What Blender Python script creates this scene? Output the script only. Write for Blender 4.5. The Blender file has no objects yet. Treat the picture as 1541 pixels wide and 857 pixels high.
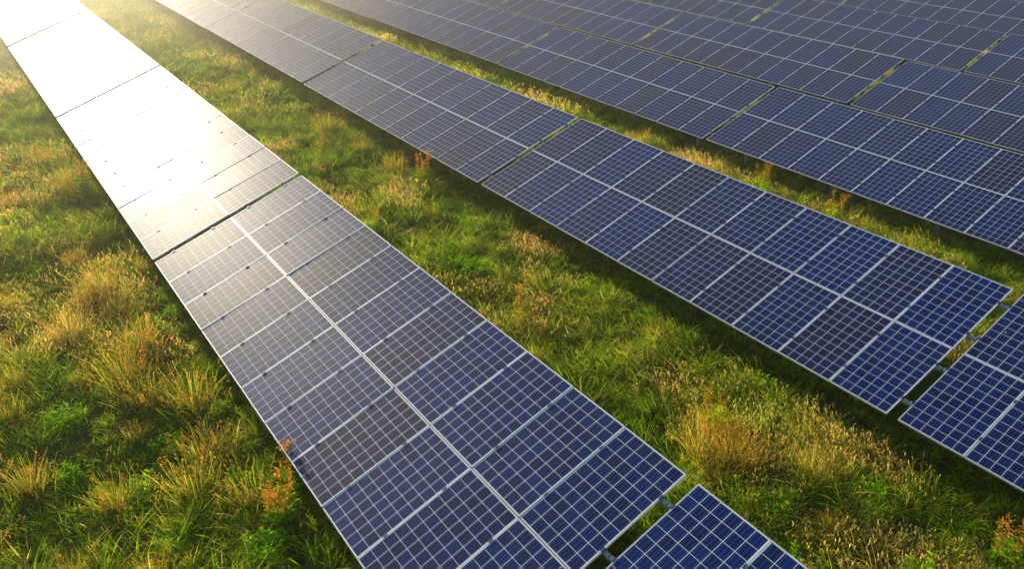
import bpy, math, random
import numpy as np
from mathutils import Vector, Matrix
R=random.Random(7); NR=np.random.RandomState(11)
sc=bpy.context.scene
COL=sc.collection
# ------------------------------------------------------------------ helpers
def new_mat(name):
    m=bpy.data.materials.new(name); m.use_nodes=True
    nt=m.node_tree; nt.nodes.clear()
    return m,nt
def N(nt,t,**kw):
    n=nt.nodes.new(t)
    for k,v in kw.items(): setattr(n,k,v)
    return n
def math_n(nt,op,a,b=None,c=None,clamp=False):
    n=nt.nodes.new('ShaderNodeMath'); n.operation=op; n.use_clamp=clamp
    for i,v in enumerate((a,b,c)):
        if v is None: continue
        if isinstance(v,(int,float)): n.inputs[i].default_value=v
        else: nt.links.new(v,n.inputs[i])
    return n.outputs[0]
def mixc(nt,f,a,b,blend='MIX'):
    n=nt.nodes.new('ShaderNodeMix'); n.data_type='RGBA'; n.blend_type=blend
    for s,v in ((n.inputs[0],f),(n.inputs[6],a),(n.inputs[7],b)):
        if isinstance(v,(int,float)): s.default_value=v
        elif isinstance(v,tuple): s.default_value=(*v,1) if len(v)==3 else v
        else: nt.links.new(v,s)
    return n.outputs[2]
def noise(nt,vec,scale,detail=3,rough=.5):
    n=nt.nodes.new('ShaderNodeTexNoise'); n.inputs['Scale'].default_value=scale
    n.inputs['Detail'].default_value=detail; n.inputs['Roughness'].default_value=rough
    if vec is not None: nt.links.new(vec,n.inputs['Vector'])
    return n.outputs['Fac']
def ramp(nt,fac,stops):
    n=nt.nodes.new('ShaderNodeValToRGB'); cr=n.color_ramp
    while len(cr.elements)<len(stops): cr.elements.new(.5)
    for e,(p,c) in zip(cr.elements,stops):
        e.position=p; e.color=(*c,1)
    nt.links.new(fac,n.inputs[0]); return n.outputs[0]

# smooth 2-D value noise for layout
_tab=NR.rand(256,256)
def vnoise(x,y,s):
    x=np.asarray(x,float)/s+57.3; y=np.asarray(y,float)/s+91.7
    xi=np.floor(x).astype(int); yi=np.floor(y).astype(int)
    fx=x-xi; fy=y-yi; fx=fx*fx*(3-2*fx); fy=fy*fy*(3-2*fy)
    a=_tab[xi%256,yi%256]; b=_tab[(xi+1)%256,yi%256]; c=_tab[xi%256,(yi+1)%256]; d=_tab[(xi+1)%256,(yi+1)%256]
    return (a*(1-fx)+b*fx)*(1-fy)+(c*(1-fx)+d*fx)*fy
def ground_z(x,y):
    b=np.interp(x,[-200,3.8,8,12,16,20,24,28,34,60,200],[.25,0.0,-.10,-.24,-.48,-.78,-.95,-1.02,-1.02,-1.0,-1.6])
    return b+(vnoise(x,y,2.3)-.5)*.11+(vnoise(x+40,y,.9)-.5)*.07

# ------------------------------------------------------------------ layout
TILT=math.radians(18.5); MP=1.0; NM=11; ML=1.694; MG=.014; TW=2*ML+MG
CAMZ=8.2
ROWS=[(2.2,.846),(9.97,.62),(18.3,.05),(25.9,-.20),(33.8,-.20),(41.6,-.20),(49.4,-.2),(57.2,-.2),(65,-.2)]
Y0=4.15; TP=11.17

# ------------------------------------------------------------------ materials
def mat_glass():
    m,nt=new_mat('pv_cell_glass'); L=nt.links
    uv=N(nt,'ShaderNodeUVMap',uv_map='cells'); sep=N(nt,'ShaderNodeSeparateXYZ'); L.new(uv.outputs[0],sep.inputs[0])
    u,v=sep.outputs[0],sep.outputs[1]
    fu=math_n(nt,'ABSOLUTE',math_n(nt,'SUBTRACT',math_n(nt,'FRACT',u),.5))
    fv=math_n(nt,'ABSOLUTE',math_n(nt,'SUBTRACT',math_n(nt,'FRACT',v),.5))
    gap=math_n(nt,'MAXIMUM',math_n(nt,'GREATER_THAN',fu,.476),math_n(nt,'GREATER_THAN',fv,.481))
    ou=math_n(nt,'GREATER_THAN',math_n(nt,'ABSOLUTE',math_n(nt,'SUBTRACT',u,3.)),3.0)
    ov=math_n(nt,'GREATER_THAN',math_n(nt,'ABSOLUTE',math_n(nt,'SUBTRACT',v,5.)),5.0)
    gap=math_n(nt,'MAXIMUM',gap,math_n(nt,'MAXIMUM',ou,ov))
    bu=math_n(nt,'ABSOLUTE',math_n(nt,'SUBTRACT',math_n(nt,'FRACT',math_n(nt,'MULTIPLY',u,3.)),.5))
    bus=math_n(nt,'LESS_THAN',bu,.026)
    at=N(nt,'ShaderNodeAttribute',attribute_name='tone'); oi=N(nt,'ShaderNodeObjectInfo')
    tone=math_n(nt,'FRACT',math_n(nt,'ADD',at.outputs['Fac'],oi.outputs['Random']))
    # individual cell variation
    fl=N(nt,'ShaderNodeVectorMath',operation='FLOOR'); L.new(uv.outputs[0],fl.inputs[0])
    wn=N(nt,'ShaderNodeTexWhiteNoise',noise_dimensions='4D'); L.new(fl.outputs[0],wn.inputs['Vector']); L.new(tone,wn.inputs['W'])
    base=ramp(nt,tone,[(0,(.000,.022,.165)),(.45,(.001,.020,.150)),(.75,(.004,.018,.120)),(1,(.012,.015,.080))])
    cell=mixc(nt,1.,base,ramp(nt,wn.outputs['Value'],[(0,(.72,.72,.75)),(1,(1.3,1.3,1.3))]),'MULTIPLY')
    vo=N(nt,'ShaderNodeTexVoronoi'); vo.inputs['Scale'].default_value=7; L.new(uv.outputs[0],vo.inputs['Vector'])
    cell=mixc(nt,.35,cell,mixc(nt,1.,cell,vo.outputs['Color'],'MULTIPLY'))
    c=mixc(nt,bus,cell,(.12,.21,.46)); c=mixc(nt,gap,c,(.78,.88,1.0))
    geo=N(nt,'ShaderNodeNewGeometry')
    dn=noise(nt,geo.outputs['Position'],1.3,5,.65)
    dust=math_n(nt,'MULTIPLY',math_n(nt,'SUBTRACT',dn,.4,clamp=True),.05)
    c=mixc(nt,dust,c,(.42,.36,.28))
    vs=N(nt,'ShaderNodeTexVoronoi'); vs.inputs['Scale'].default_value=1.1; L.new(geo.outputs['Position'],vs.inputs['Vector'])
    sp=math_n(nt,'LESS_THAN',vs.outputs['Distance'],.022)
    c=mixc(nt,sp,c,(.45,.43,.40))
    p=N(nt,'ShaderNodeBsdfPrincipled'); L.new(c,p.inputs['Base Color'])
    rn=noise(nt,geo.outputs['Position'],.9,4,.6)
    L.new(math_n(nt,'ADD',math_n(nt,'MULTIPLY',rn,.06),.39),p.inputs['Roughness'])
    p.inputs['IOR'].default_value=1.33; p.inputs['Specular IOR Level'].default_value=.05
    p.inputs['Coat Weight'].default_value=.36; p.inputs['Coat Roughness'].default_value=.47; p.inputs['Coat IOR'].default_value=1.45
    bn=noise(nt,geo.outputs['Position'],1.1,2,.5)
    bp=N(nt,'ShaderNodeBump'); bp.inputs['Strength'].default_value=.25; bp.inputs['Distance'].default_value=.01
    L.new(bn,bp.inputs['Height']); L.new(bp.outputs[0],p.inputs['Normal'])
    o=N(nt,'ShaderNodeOutputMaterial'); L.new(p.outputs[0],o.inputs[0]); return m
def mat_simple(name,col,rough,metal=0,var=.15):
    m,nt=new_mat(name); L=nt.links
    geo=N(nt,'ShaderNodeNewGeometry'); n=noise(nt,geo.outputs['Position'],6,4,.6)
    a=tuple(x*(1-var) for x in col); b=tuple(min(1,x*(1+var)) for x in col)
    p=N(nt,'ShaderNodeBsdfPrincipled'); L.new(ramp(nt,n,[(.3,a),(.7,b)]),p.inputs['Base Color'])
    p.inputs['Roughness'].default_value=rough; p.inputs['Metallic'].default_value=metal
    o=N(nt,'ShaderNodeOutputMaterial'); L.new(p.outputs[0],o.inputs[0]); return m
M_GLASS=mat_glass()
M_FRAME=mat_simple('anodised_aluminium',(.90,.92,.96),.42,.15,.03)
M_BACK=mat_simple('white_backsheet',(.55,.56,.58),.6)
M_STEEL=mat_simple('galvanised_steel',(.45,.52,.62),.45,.4)
M_CLAMP=mat_simple('clamp_dark',(.08,.10,.16),.45,.5)

def mat_plant():
    m,nt=new_mat('grass_blades'); L=nt.links
    at=N(nt,'ShaderNodeAttribute',attribute_name='bcol'); geo=N(nt,'ShaderNodeNewGeometry')
    n1=noise(nt,geo.outputs['Position'],.42,2,.55)
    n2=noise(nt,geo.outputs['Position'],1.9,2,.6)
    tint=ramp(nt,n1,[(.30,(.90,1.15,.45)),(.45,(1.12,1.2,.6)),(.58,(1.25,1.17,.9)),(.72,(1.5,1.2,1.25))])
    c=mixc(nt,1.,at.outputs['Color'],tint,'MULTIPLY')
    c=mixc(nt,1.,c,ramp(nt,n2,[(.28,(.62,.74,.5)),(.5,(1,1,1)),(.72,(1.45,1.35,1.15))]),'MULTIPLY')
    d=N(nt,'ShaderNodeBsdfDiffuse'); L.new(c,d.inputs[0])
    t=N(nt,'ShaderNodeBsdfTranslucent'); L.new(mixc(nt,1.,c,(2.1,2.08,.9),'MULTIPLY'),t.inputs[0])
    m1=N(nt,'ShaderNodeMixShader'); m1.inputs[0].default_value=.60; L.new(d.outputs[0],m1.inputs[1]); L.new(t.outputs[0],m1.inputs[2])
    o=N(nt,'ShaderNodeOutputMaterial'); L.new(m1.outputs[0],o.inputs[0]); return m
M_PLANT=mat_plant()
def mat_ground():
    m,nt=new_mat('meadow_soil'); L=nt.links
    geo=N(nt,'ShaderNodeNewGeometry')
    n=noise(nt,geo.outputs['Position'],2.2,8,.7); n2=noise(nt,geo.outputs['Position'],.35,3)
    c=ramp(nt,n,[(.3,(.025,.04,.008)),(.5,(.05,.08,.014)),(.7,(.12,.12,.03))])
    c=mixc(nt,math_n(nt,'MULTIPLY',n2,.5),c,(.09,.12,.02))
    p=N(nt,'ShaderNodeBsdfPrincipled'); L.new(c,p.inputs['Base Color']); p.inputs['Roughness'].default_value=.95
    p.inputs['Specular IOR Level'].default_value=.1
    bp=N(nt,'ShaderNodeBump'); bp.inputs['Distance'].default_value=.05; L.new(n,bp.inputs['Height']); L.new(bp.outputs[0],p.inputs['Normal'])
    o=N(nt,'ShaderNodeOutputMaterial'); L.new(p.outputs[0],o.inputs[0]); return m
M_GROUND=mat_ground()

# ------------------------------------------------------------------ ground
xs=np.concatenate([[-1600,-900,-450,-220,-110,-60,-35,-20],np.arange(-10,75,.5),[80,95,125,190,350,700,1600]])
ys=np.concatenate([[-1600,-800,-400,-200,-100,-50,-28,-16],np.arange(-10,80,.5),[85,105,150,250,450,900,1600]])
X,Y=np.meshgrid(xs,ys,indexing='ij'); Z=ground_z(X,Y)
vs=np.stack([X,Y,Z],-1).reshape(-1,3); ny=len(ys)
i,j=np.meshgrid(np.arange(len(xs)-1),np.arange(ny-1),indexing='ij'); a=(i*ny+j).ravel()
fs=np.stack([a,a+ny,a+ny+1,a+1],-1)
me=bpy.data.meshes.new('ground'); me.from_pydata(vs.tolist(),[],fs.tolist()); me.materials.append(M_GROUND)
me.polygons.foreach_set('use_smooth',[True]*len(me.polygons))
ob=bpy.data.objects.new('ground',me); COL.objects.link(ob)

# ------------------------------------------------------------------ solar tables
class MB:
    def __init__(s): s.v=[];s.f=[];s.m=[];s.uv=[];s.t=[]
    def quad(s,pts,mat,uv=None,t=0):
        b=len(s.v); s.v+=[tuple(p) for p in pts]; s.f.append((b,b+1,b+2,b+3)); s.m.append(mat); s.uv.append(uv or [(0,0)]*4); s.t.append(t)
    def box(s,x0,x1,y0,y1,z0,z1,mat,M=None):
        P=[Vector(p) for p in ((x0,y0,z0),(x1,y0,z0),(x1,y1,z0),(x0,y1,z0),(x0,y0,z1),(x1,y0,z1),(x1,y1,z1),(x0,y1,z1))]
        if M is not None: P=[M@p for p in P]
        for q in ((0,3,2,1),(4,5,6,7),(0,1,5,4),(1,2,6,5),(2,3,7,6),(3,0,4,7)):
            s.quad([P[k] for k in q],mat)
    def mesh(s,name,mats):
        me=bpy.data.meshes.new(name); me.from_pydata(s.v,[],s.f)
        for m in mats: me.materials.append(m)
        me.polygons.foreach_set('material_index',s.m)
        l=me.uv_layers.new(name='cells'); l.data.foreach_set('uv',[c for q in s.uv for p in q for c in p])
        a=me.attributes.new('tone','FLOAT','FACE'); a.data.foreach_set('value',s.t)
        return me
MW=.990; LIP=.012
def build_panels(seed):
    r=random.Random(seed); b=MB()
    for tier in range(2):
        for k in range(NM):
            cx=tier*(ML+MG)+ML/2; cy=k*MP+MP/2
            M=Matrix.Translation((cx,cy,r.uniform(-.0015,.0015)))@Matrix.Rotation(math.radians(r.gauss(0,.25)),4,'X')@Matrix.Rotation(math.radians(r.gauss(0,.14)),4,'Y')@Matrix.Rotation(math.radians(r.gauss(0,.05)),4,'Z')
            hx,hy=ML/2,MW/2
            b.box(-hx,hx,-hy,-hy+LIP,-.035,0,1,M); b.box(-hx,hx,hy-LIP,hy,-.035,0,1,M)
            b.box(-hx,-hx+LIP,-hy+LIP,hy-LIP,-.035,0,1,M); b.box(hx-LIP,hx,-hy+LIP,hy-LIP,-.035,0,1,M)
            gx,gy=hx-LIP,hy-LIP; cu=.1595; cv=.1662
            du=(2*gy/cu-6)/2; dv=(2*gx/cv-10)/2
            P=[M@Vector(p) for p in ((-gx,-gy,-.003),(gx,-gy,-.003),(gx,gy,-.003),(-gx,gy,-.003))]
            b.quad(P,0,[(-du,-dv),(-du,10+dv),(6+du,10+dv),(6+du,-dv)],r.random())
            P=[M@Vector(p) for p in ((-gx,-gy,-.009),(-gx,gy,-.009),(gx,gy,-.009),(gx,-gy,-.009))]
            b.quad(P,2)
            b.box(gx-.22,gx-.10,-.06,.06,-.03,-.010,3,M)
        for k in range(NM+1):
            for s in (.24,.76):
                x=tier*(ML+MG)+ML*s; y=k*MP
                b.box(x-.03,x+.03,y-.016,y+.016,-.02,.007,3)
    return b.mesh('solar_modules',[M_GLASS,M_FRAME,M_BACK,M_CLAMP])
def build_rack():
    b=MB(); Lr=NM*MP
    for s in (.41,1.28,2.12,3.0):
        b.box(s-.025,s+.025,-.075,Lr+.075,-.105,-.037,0)
    Ti=Matrix.Rotation(TILT,4,'Y')   # slope -> level
    for y in np.linspace(.9,Lr-.9,4):
        b.box(.2,3.2,y-.03,y+.03,-.20,-.107,0)
        for s in (1.05,2.75):
            px=s*math.cos(TILT); pz=s*math.sin(TILT)-.2
            b.box(px-.045,px+.045,y+.032,y+.12,-1.6,pz+.08,0,Ti)
        p0=Vector((2.7*math.cos(TILT),y-.035,.0)); p1=Vector((1.5*math.cos(TILT),y-.035,1.5*math.sin(TILT)-.16))
        d=p1-p0; Mb=Ti@Matrix.Translation(p0)@d.to_track_quat('Z','Y').to_matrix().to_4x4()
        b.box(-.02,.02,-.02,.02,0,d.length,0,Mb)
    return b.mesh('mounting_rack',[M_STEEL])
PM=[build_panels(s) for s in range(5)]; RM=build_rack()
for ri,(rx,rz) in enumerate(ROWS):
    for k in range(-2,6):
        e=bpy.data.objects.new('solar_panel_table',None); e.empty_display_size=.3; COL.objects.link(e)
        jz=0 if (ri<2 and k in(0,1)) else R.uniform(-.03,.03)
        e.location=(rx,Y0+k*TP,rz+jz)
        e.rotation_euler=(math.radians(0 if ri<2 and k==0 else R.uniform(-.12,.12)),-TILT+math.radians(R.uniform(-.15,.15)),0)
        for nm,md in (('modules',R.choice(PM)),('mounting_rack',RM)):
            c=bpy.data.objects.new(nm,md); COL.objects.link(c); c.parent=e

# ------------------------------------------------------------------ grass
GREEN=[(.185,.32,.028),(.25,.38,.034),(.125,.26,.025),(.33,.39,.05)]
STRAW=[(.56,.45,.27),(.64,.50,.35),(.46,.40,.20),(.62,.45,.33)]
OLIVE=[(.26,.29,.05),(.32,.30,.065),(.21,.27,.045),(.39,.31,.09)]
RUST=[(.40,.20,.07),(.46,.25,.09),(.33,.16,.055)]
class GB:
    def __init__(s): s.v=[];s.f=[];s.c=[]
    def blade(s,base,ang,lean,h,w,c0,c1,droop=.5,seg=3,tipw=.0,side=None):
        d=Vector((math.cos(ang),math.sin(ang),0)); sa=side if side is not None else R.uniform(0,math.tau)
        sd=Vector((math.cos(sa),math.sin(sa),0)); b=len(s.v)
        for q in range(seg+1):
            t=q/seg; p=Vector(base)+d*(lean*h*(t+droop*t*t))+Vector((0,0,h*(t-.28*droop*t*t*lean*2)))
            ww=w*(1-t)**.7*.5 if q<seg else tipw*.5
            if q==0: ww=w*.35
            s.v+= [tuple(p-sd*ww),tuple(p+sd*ww)]
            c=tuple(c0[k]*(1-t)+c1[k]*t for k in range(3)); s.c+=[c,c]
        for q in range(seg): s.f.append((b+2*q,b+2*q+1,b+2*q+3,b+2*q+2))
        return Vector(s.v[-1])
    def leaf(s,p,d,l,w,c):
        d=Vector(d).normalized(); sd=d.cross(Vector((0,0,1)));
        if sd.length<.1: sd=Vector((1,0,0))
        sd.normalize(); b=len(s.v); up=Vector((0,0,.12*l))
        s.v+=[tuple(p),tuple(p+d*l*.45+sd*w/2+up),tuple(p+d*l-up),tuple(p+d*l*.45-sd*w/2+up)]
        s.c+=[c]*4; s.f.append((b,b+1,b+2,b+3))
    def obj(s,name):
        me=bpy.data.meshes.new(name); me.from_pydata(s.v,[],s.f); me.materials.append(M_PLANT)
        a=me.attributes.new('bcol','FLOAT_COLOR','POINT')
        a.data.foreach_set('color',[x for c in s.c for x in (*c,1)])
        return bpy.data.objects.new(name,me)
def disc(r):
    a=R.uniform(0,math.tau); q=r*math.sqrt(R.random()); return (q*math.cos(a),q*math.sin(a),-.03)
def vary(c,v=.32):
    k=R.uniform(1-v,1+v); return tuple(x*k*R.uniform(.92,1.08) for x in c)
def shade_base(c,k=.42): return tuple(x*k for x in c)  # blade base colour darkened to paint in the shade inside clumps
def patch_turf(h0,h1,straw,n=240,r=.46,wm=1):
    g=GB()
    sub=[(disc(r),R.uniform(0,math.tau),R.uniform(.45,1.6)) for _ in range(11)]
    for _ in range(n):
        (sx,sy,_z),ba,hm=R.choice(sub)
        p=(sx+R.gauss(0,.06),sy+R.gauss(0,.06),-.03)
        c=vary(R.choice(STRAW if R.random()<straw else GREEN))
        g.blade(p,ba+R.gauss(0,.9),R.uniform(.2,1.1),R.uniform(h0,h1)*hm,R.uniform(.011,.022)*wm,shade_base(c),c,R.uniform(.3,1.1),2 if R.random()<.6 else 3)
    return g
def patch_straw(n=110,r=.42,wm=1,ng=110):
    g=GB(); ba=R.uniform(0,math.tau)
    for _ in range(n):
        c=vary(R.choice(STRAW)); h=R.uniform(.20,.40)
        t=g.blade(disc(r),ba+R.gauss(0,.9),R.uniform(.15,.8),h,.009*wm,shade_base(R.choice(OLIVE),.7),c,.6,3,.003)
        if R.random()<.6:
            c2=vary((.60,.46,.36))
            for q in range(2):
                g.leaf(t-Vector((0,0,.03*q)),(R.uniform(-1,1),R.uniform(-1,1),1.5),.06,.012*wm,c2)
    for _ in range(ng):
        c=vary(R.choice(GREEN+OLIVE)); g.blade(disc(r),R.uniform(0,math.tau),R.uniform(.2,.9),R.uniform(.12,.30),.016*wm,shade_base(c),c,.8,2)
    return g
def patch_rush(n=210,h=.75,rusty=.35):
    g=GB()
    for _ in range(n):
        a=R.uniform(0,math.tau); q=abs(R.gauss(0,.15)); p=(q*math.cos(a),q*math.sin(a),-.03)
        c=vary(R.choice(OLIVE+GREEN)); tip=vary(R.choice(STRAW if R.random()>rusty else RUST))
        hh=h*R.uniform(.4,1.05)
        t=g.blade(p,a+R.gauss(0,.9),R.uniform(.05,.55),hh,.010,shade_base(c,.35),tip if R.random()<.65 else c,R.uniform(.1,.9),3,.003)
        if R.random()<.3:
            for q in range(3): g.leaf(t-Vector((0,0,.05*q)),(R.uniform(-1,1),R.uniform(-1,1),.6),.05,.018,vary(R.choice(RUST)))
    return g
def patch_dock(h=.8):
    g=GB()
    for _ in range(R.randint(4,7)):
        p=disc(.16); ang=R.uniform(0,math.tau); ln=R.uniform(.05,.3); hh=h*R.uniform(.65,1.1)
        g.blade(p,ang,ln,hh,.014,(.16,.17,.03),(.28,.17,.06),.2,4,.008)
        for q in range(46):
            t=R.uniform(.35,1); pos=Vector(p)+Vector((math.cos(ang),math.sin(ang),0))*(ln*hh*(t+.2*t*t))+Vector((R.gauss(0,.03),R.gauss(0,.03),hh*t))
            g.leaf(pos,(R.uniform(-1,1),R.uniform(-1,1),R.uniform(0,1)),.045,.028,vary(R.choice(RUST if t>.55 else OLIVE)))
        for q in range(7):
            t=R.uniform(.05,.5); pos=Vector(p)+Vector((0,0,hh*t)); a=R.uniform(0,math.tau)
            g.leaf(pos,(math.cos(a),math.sin(a),.5),R.uniform(.12,.24),.07,vary(R.choice(GREEN)))
    return g
def patch_leafy(h=.32):
    g=GB()
    for _ in range(30):
        p=disc(.26); hh=R.uniform(.4,1)*h; a=R.uniform(0,math.tau)
        for q in range(8):
            t=(q+1)/8; aa=a+q*2.4
            g.leaf(Vector(p)+Vector((0,0,hh*t)),(math.cos(aa),math.sin(aa),R.uniform(.1,.8)),R.uniform(.06,.12),R.uniform(.03,.055),vary((.17,.30,.03)))
    return g
src=bpy.data.collections.new('grass_clumps')
kinds=[]
def reg(g,kind):
    src.objects.link(g.obj('clump_%02d_%s'%(len(kinds),kind))); kinds.append(kind)
for _ in range(5): reg(patch_turf(.10,.22,.10),'turf')
for _ in range(5): reg(patch_turf(.17,.33,.20,220),'meadow')
for _ in range(3): reg(patch_straw(),'straw')
for q in range(3): reg(patch_rush(210,.50+.08*q,.25+.2*q),'rush')
for _ in range(2): reg(patch_dock(),'dock')
for _ in range(2): reg(patch_leafy(),'leafy')
for _ in range(2): reg(patch_turf(.12,.28,.14,110,.55,2),'farturf')
reg(patch_straw(60,.5,2,50),'farstraw')
KI={k:[i for i,x in enumerate(kinds) if x==k] for k in set(kinds)}
pts=[];idx=[];scl=[];rot=[]
def put(x,y,kind,s):
    pts.append((x,y,float(ground_z(x,y)))); idx.append(R.choice(KI[kind])); scl.append(s); rot.append(R.uniform(0,math.tau))
def under(x,y):
    for rx,_ in ROWS:
        if rx<=x<=rx+3.25: return x-rx
    return -1
step=.43
gx=np.arange(-9,64,step); gy=np.arange(-7,66,step)
for x0 in gx:
    for y0 in gy:
        x=x0+R.uniform(-.2,.2); y=y0+R.uniform(-.2,.2)
        right=.8111*x-.5849*y; fwd=.5849*x+.8111*y
        if fwd<1.5 or abs(right)>fwd*.80+4: continue
        far=fwd>26
        if far and R.random()<.35: continue
        u=under(x,y)
        if u>1.5: continue
        n1=float(vnoise(x,y,1.8)); n2=float(vnoise(x+300,y-80,1.2)); n3=float(vnoise(x-90,y+60,3.0))
        s=R.uniform(.75,1.3)*(1.1 if far else 1)
        if far: put(x,y,'farstraw' if n1>.58 and R.random()<.6 and u<0 else 'farturf',s)
        elif u>=0:
            if u<1.3: put(x,y,'turf',s*.8)
            continue
        elif n1>.58 and R.random()<.5: put(x,y,'straw',s*R.uniform(.7,1.0))
        elif n2>.48: put(x,y,'meadow',s)
        else: put(x,y,'turf',s)
        if u>=0: continue
        pr=.014+(.05 if n3>.66 else 0)+(.06 if x<2 else 0)
        if far: pr*=.8
        rr=R.random()
        if rr<pr: put(x+R.uniform(-.2,.2),y,'rush',R.uniform(.5,1.05))
        elif rr<pr+.010: put(x,y,'dock',R.uniform(.6,1.0))
        elif rr<pr+.07 and not far: put(x,y,'leafy',R.uniform(.6,1.2))
for (x,y,k,s) in [(2.0,8.3,'dock',1.25),(1.85,8.0,'dock',1.1),(1.7,8.6,'rush',1.2),(1.9,21.7,'dock',1.3),(1.8,22.3,'rush',1.3),(1.6,11.2,'rush',1.4),
                  (.9,12.5,'rush',1.35),(1.2,16,'rush',1.4),(.4,14.6,'rush',1.3),(1.4,13.4,'rush',1.3),(1.0,11.8,'rush',1.2),(1.5,10.0,'rush',1.2),(1.1,9.2,'rush',1.3),
                  (7.6,5.6,'rush',1.1),(7.9,5.3,'rush',1.15),(8.2,5.8,'rush',1.1),(8.3,5.9,'dock',1.1),
                  (9.6,17.5,'dock',1.2),(9.5,19,'rush',1.2),(9.4,1.9,'dock',1.0),(17.6,12.2,'dock',1.1),(17.4,10,'dock',1.1),(9.3,23,'rush',1.2)]:
    put(x,y,k,s)
me=bpy.data.meshes.new('meadow_grass'); me.from_pydata(pts,[],[])
for nm,ty,dat in (('ci','INT',idx),('cs','FLOAT',scl),('cr','FLOAT',rot)):
    a=me.attributes.new(nm,ty,'POINT'); a.data.foreach_set('value',dat)
go=bpy.data.objects.new('meadow_grass',me); COL.objects.link(go)
ng=bpy.data.node_groups.new('scatter_grass','GeometryNodeTree')
ng.interface.new_socket('Geometry',in_out='INPUT',socket_type='NodeSocketGeometry')
ng.interface.new_socket('Geometry',in_out='OUTPUT',socket_type='NodeSocketGeometry')
gi=ng.nodes.new('NodeGroupInput'); gout=ng.nodes.new('NodeGroupOutput')
ci=ng.nodes.new('GeometryNodeCollectionInfo'); ci.inputs[0].default_value=src
ci.inputs['Separate Children'].default_value=True; ci.inputs['Reset Children'].default_value=True
ip=ng.nodes.new('GeometryNodeInstanceOnPoints'); ip.inputs['Pick Instance'].default_value=True
def na(nm,ty):
    n=ng.nodes.new('GeometryNodeInputNamedAttribute'); n.data_type=ty; n.inputs['Name'].default_value=nm
    return [o for o in n.outputs if o.enabled and o.name=='Attribute'][0]
cx=ng.nodes.new('ShaderNodeCombineXYZ')
ng.links.new(gi.outputs[0],ip.inputs['Points']); ng.links.new(ci.outputs[0],ip.inputs['Instance'])
ng.links.new(na('ci','INT'),ip.inputs['Instance Index']); ng.links.new(na('cr','FLOAT'),cx.inputs[2])
ng.links.new(cx.outputs[0],ip.inputs['Rotation']); ng.links.new(na('cs','FLOAT'),ip.inputs['Scale'])
rl=ng.nodes.new('GeometryNodeRealizeInstances')
ng.links.new(ip.outputs[0],rl.inputs[0]); ng.links.new(rl.outputs[0],gout.inputs[0])
md=go.modifiers.new('scatter','NODES'); md.node_group=ng

# ------------------------------------------------------------------ haze (scatter volumes added to imitate a glare veil)
def haze(name,dens,g,col,box):
    m,nt=new_mat(name); vsn=N(nt,'ShaderNodeVolumeScatter'); vsn.inputs['Density'].default_value=dens
    vsn.inputs['Anisotropy'].default_value=g; vsn.inputs['Color'].default_value=(*col,1)
    o=N(nt,'ShaderNodeOutputMaterial'); nt.links.new(vsn.outputs[0],o.inputs['Volume'])
    b=MB(); b.box(*box,0); hm=b.mesh(name,[m]); ho=bpy.data.objects.new(name,hm); COL.objects.link(ho)
haze('glow_haze',.0036,.84,(1,.93,.78),(-60,110,-40,120,-5,9.5))  # wide scatter volume, added for the warm glow towards the sun
haze('corner_glow_volume',.026,.84,(1,.90,.64),(-55,17,31,118,-4.8,4.2))  # invented local volume, added only to brighten the far left corner

# ------------------------------------------------------------------ light
EL=math.radians(12.3); AZ=math.radians(-1)
s=Vector((math.sin(AZ)*math.cos(EL),math.cos(AZ)*math.cos(EL),math.sin(EL)))
sl=bpy.data.lights.new('sun','SUN'); sl.energy=5; sl.angle=math.radians(.5); sl.color=(1,.87,.61)
so=bpy.data.objects.new('sun',sl); COL.objects.link(so); so.rotation_euler=s.to_track_quat('Z','Y').to_euler(); so.location=(0,0,30)
w=bpy.data.worlds.new('World'); sc.world=w; w.use_nodes=True; nt=w.node_tree; nt.nodes.clear()
sk=N(nt,'ShaderNodeTexSky'); sk.sky_type='NISHITA'; sk.sun_disc=False; sk.sun_elevation=EL; sk.sun_rotation=AZ
bg=N(nt,'ShaderNodeBackground'); bg.inputs[1].default_value=.15; nt.links.new(sk.outputs[0],bg.inputs[0])
wo=N(nt,'ShaderNodeOutputWorld'); nt.links.new(bg.outputs[0],wo.inputs[0])
# ------------------------------------------------------------------ camera
cd=bpy.data.cameras.new('camera'); co=bpy.data.objects.new('camera',cd); COL.objects.link(co); sc.camera=co
cd.sensor_width=36; cd.lens=27.38; cd.clip_end=5000; cd.clip_start=.1
co.location=(0,0,CAMZ); co.rotation_euler=(math.radians(59.93),0,math.radians(-35.8))
sc.view_settings.view_transform='Standard'; sc.view_settings.look='None'; sc.view_settings.exposure=0
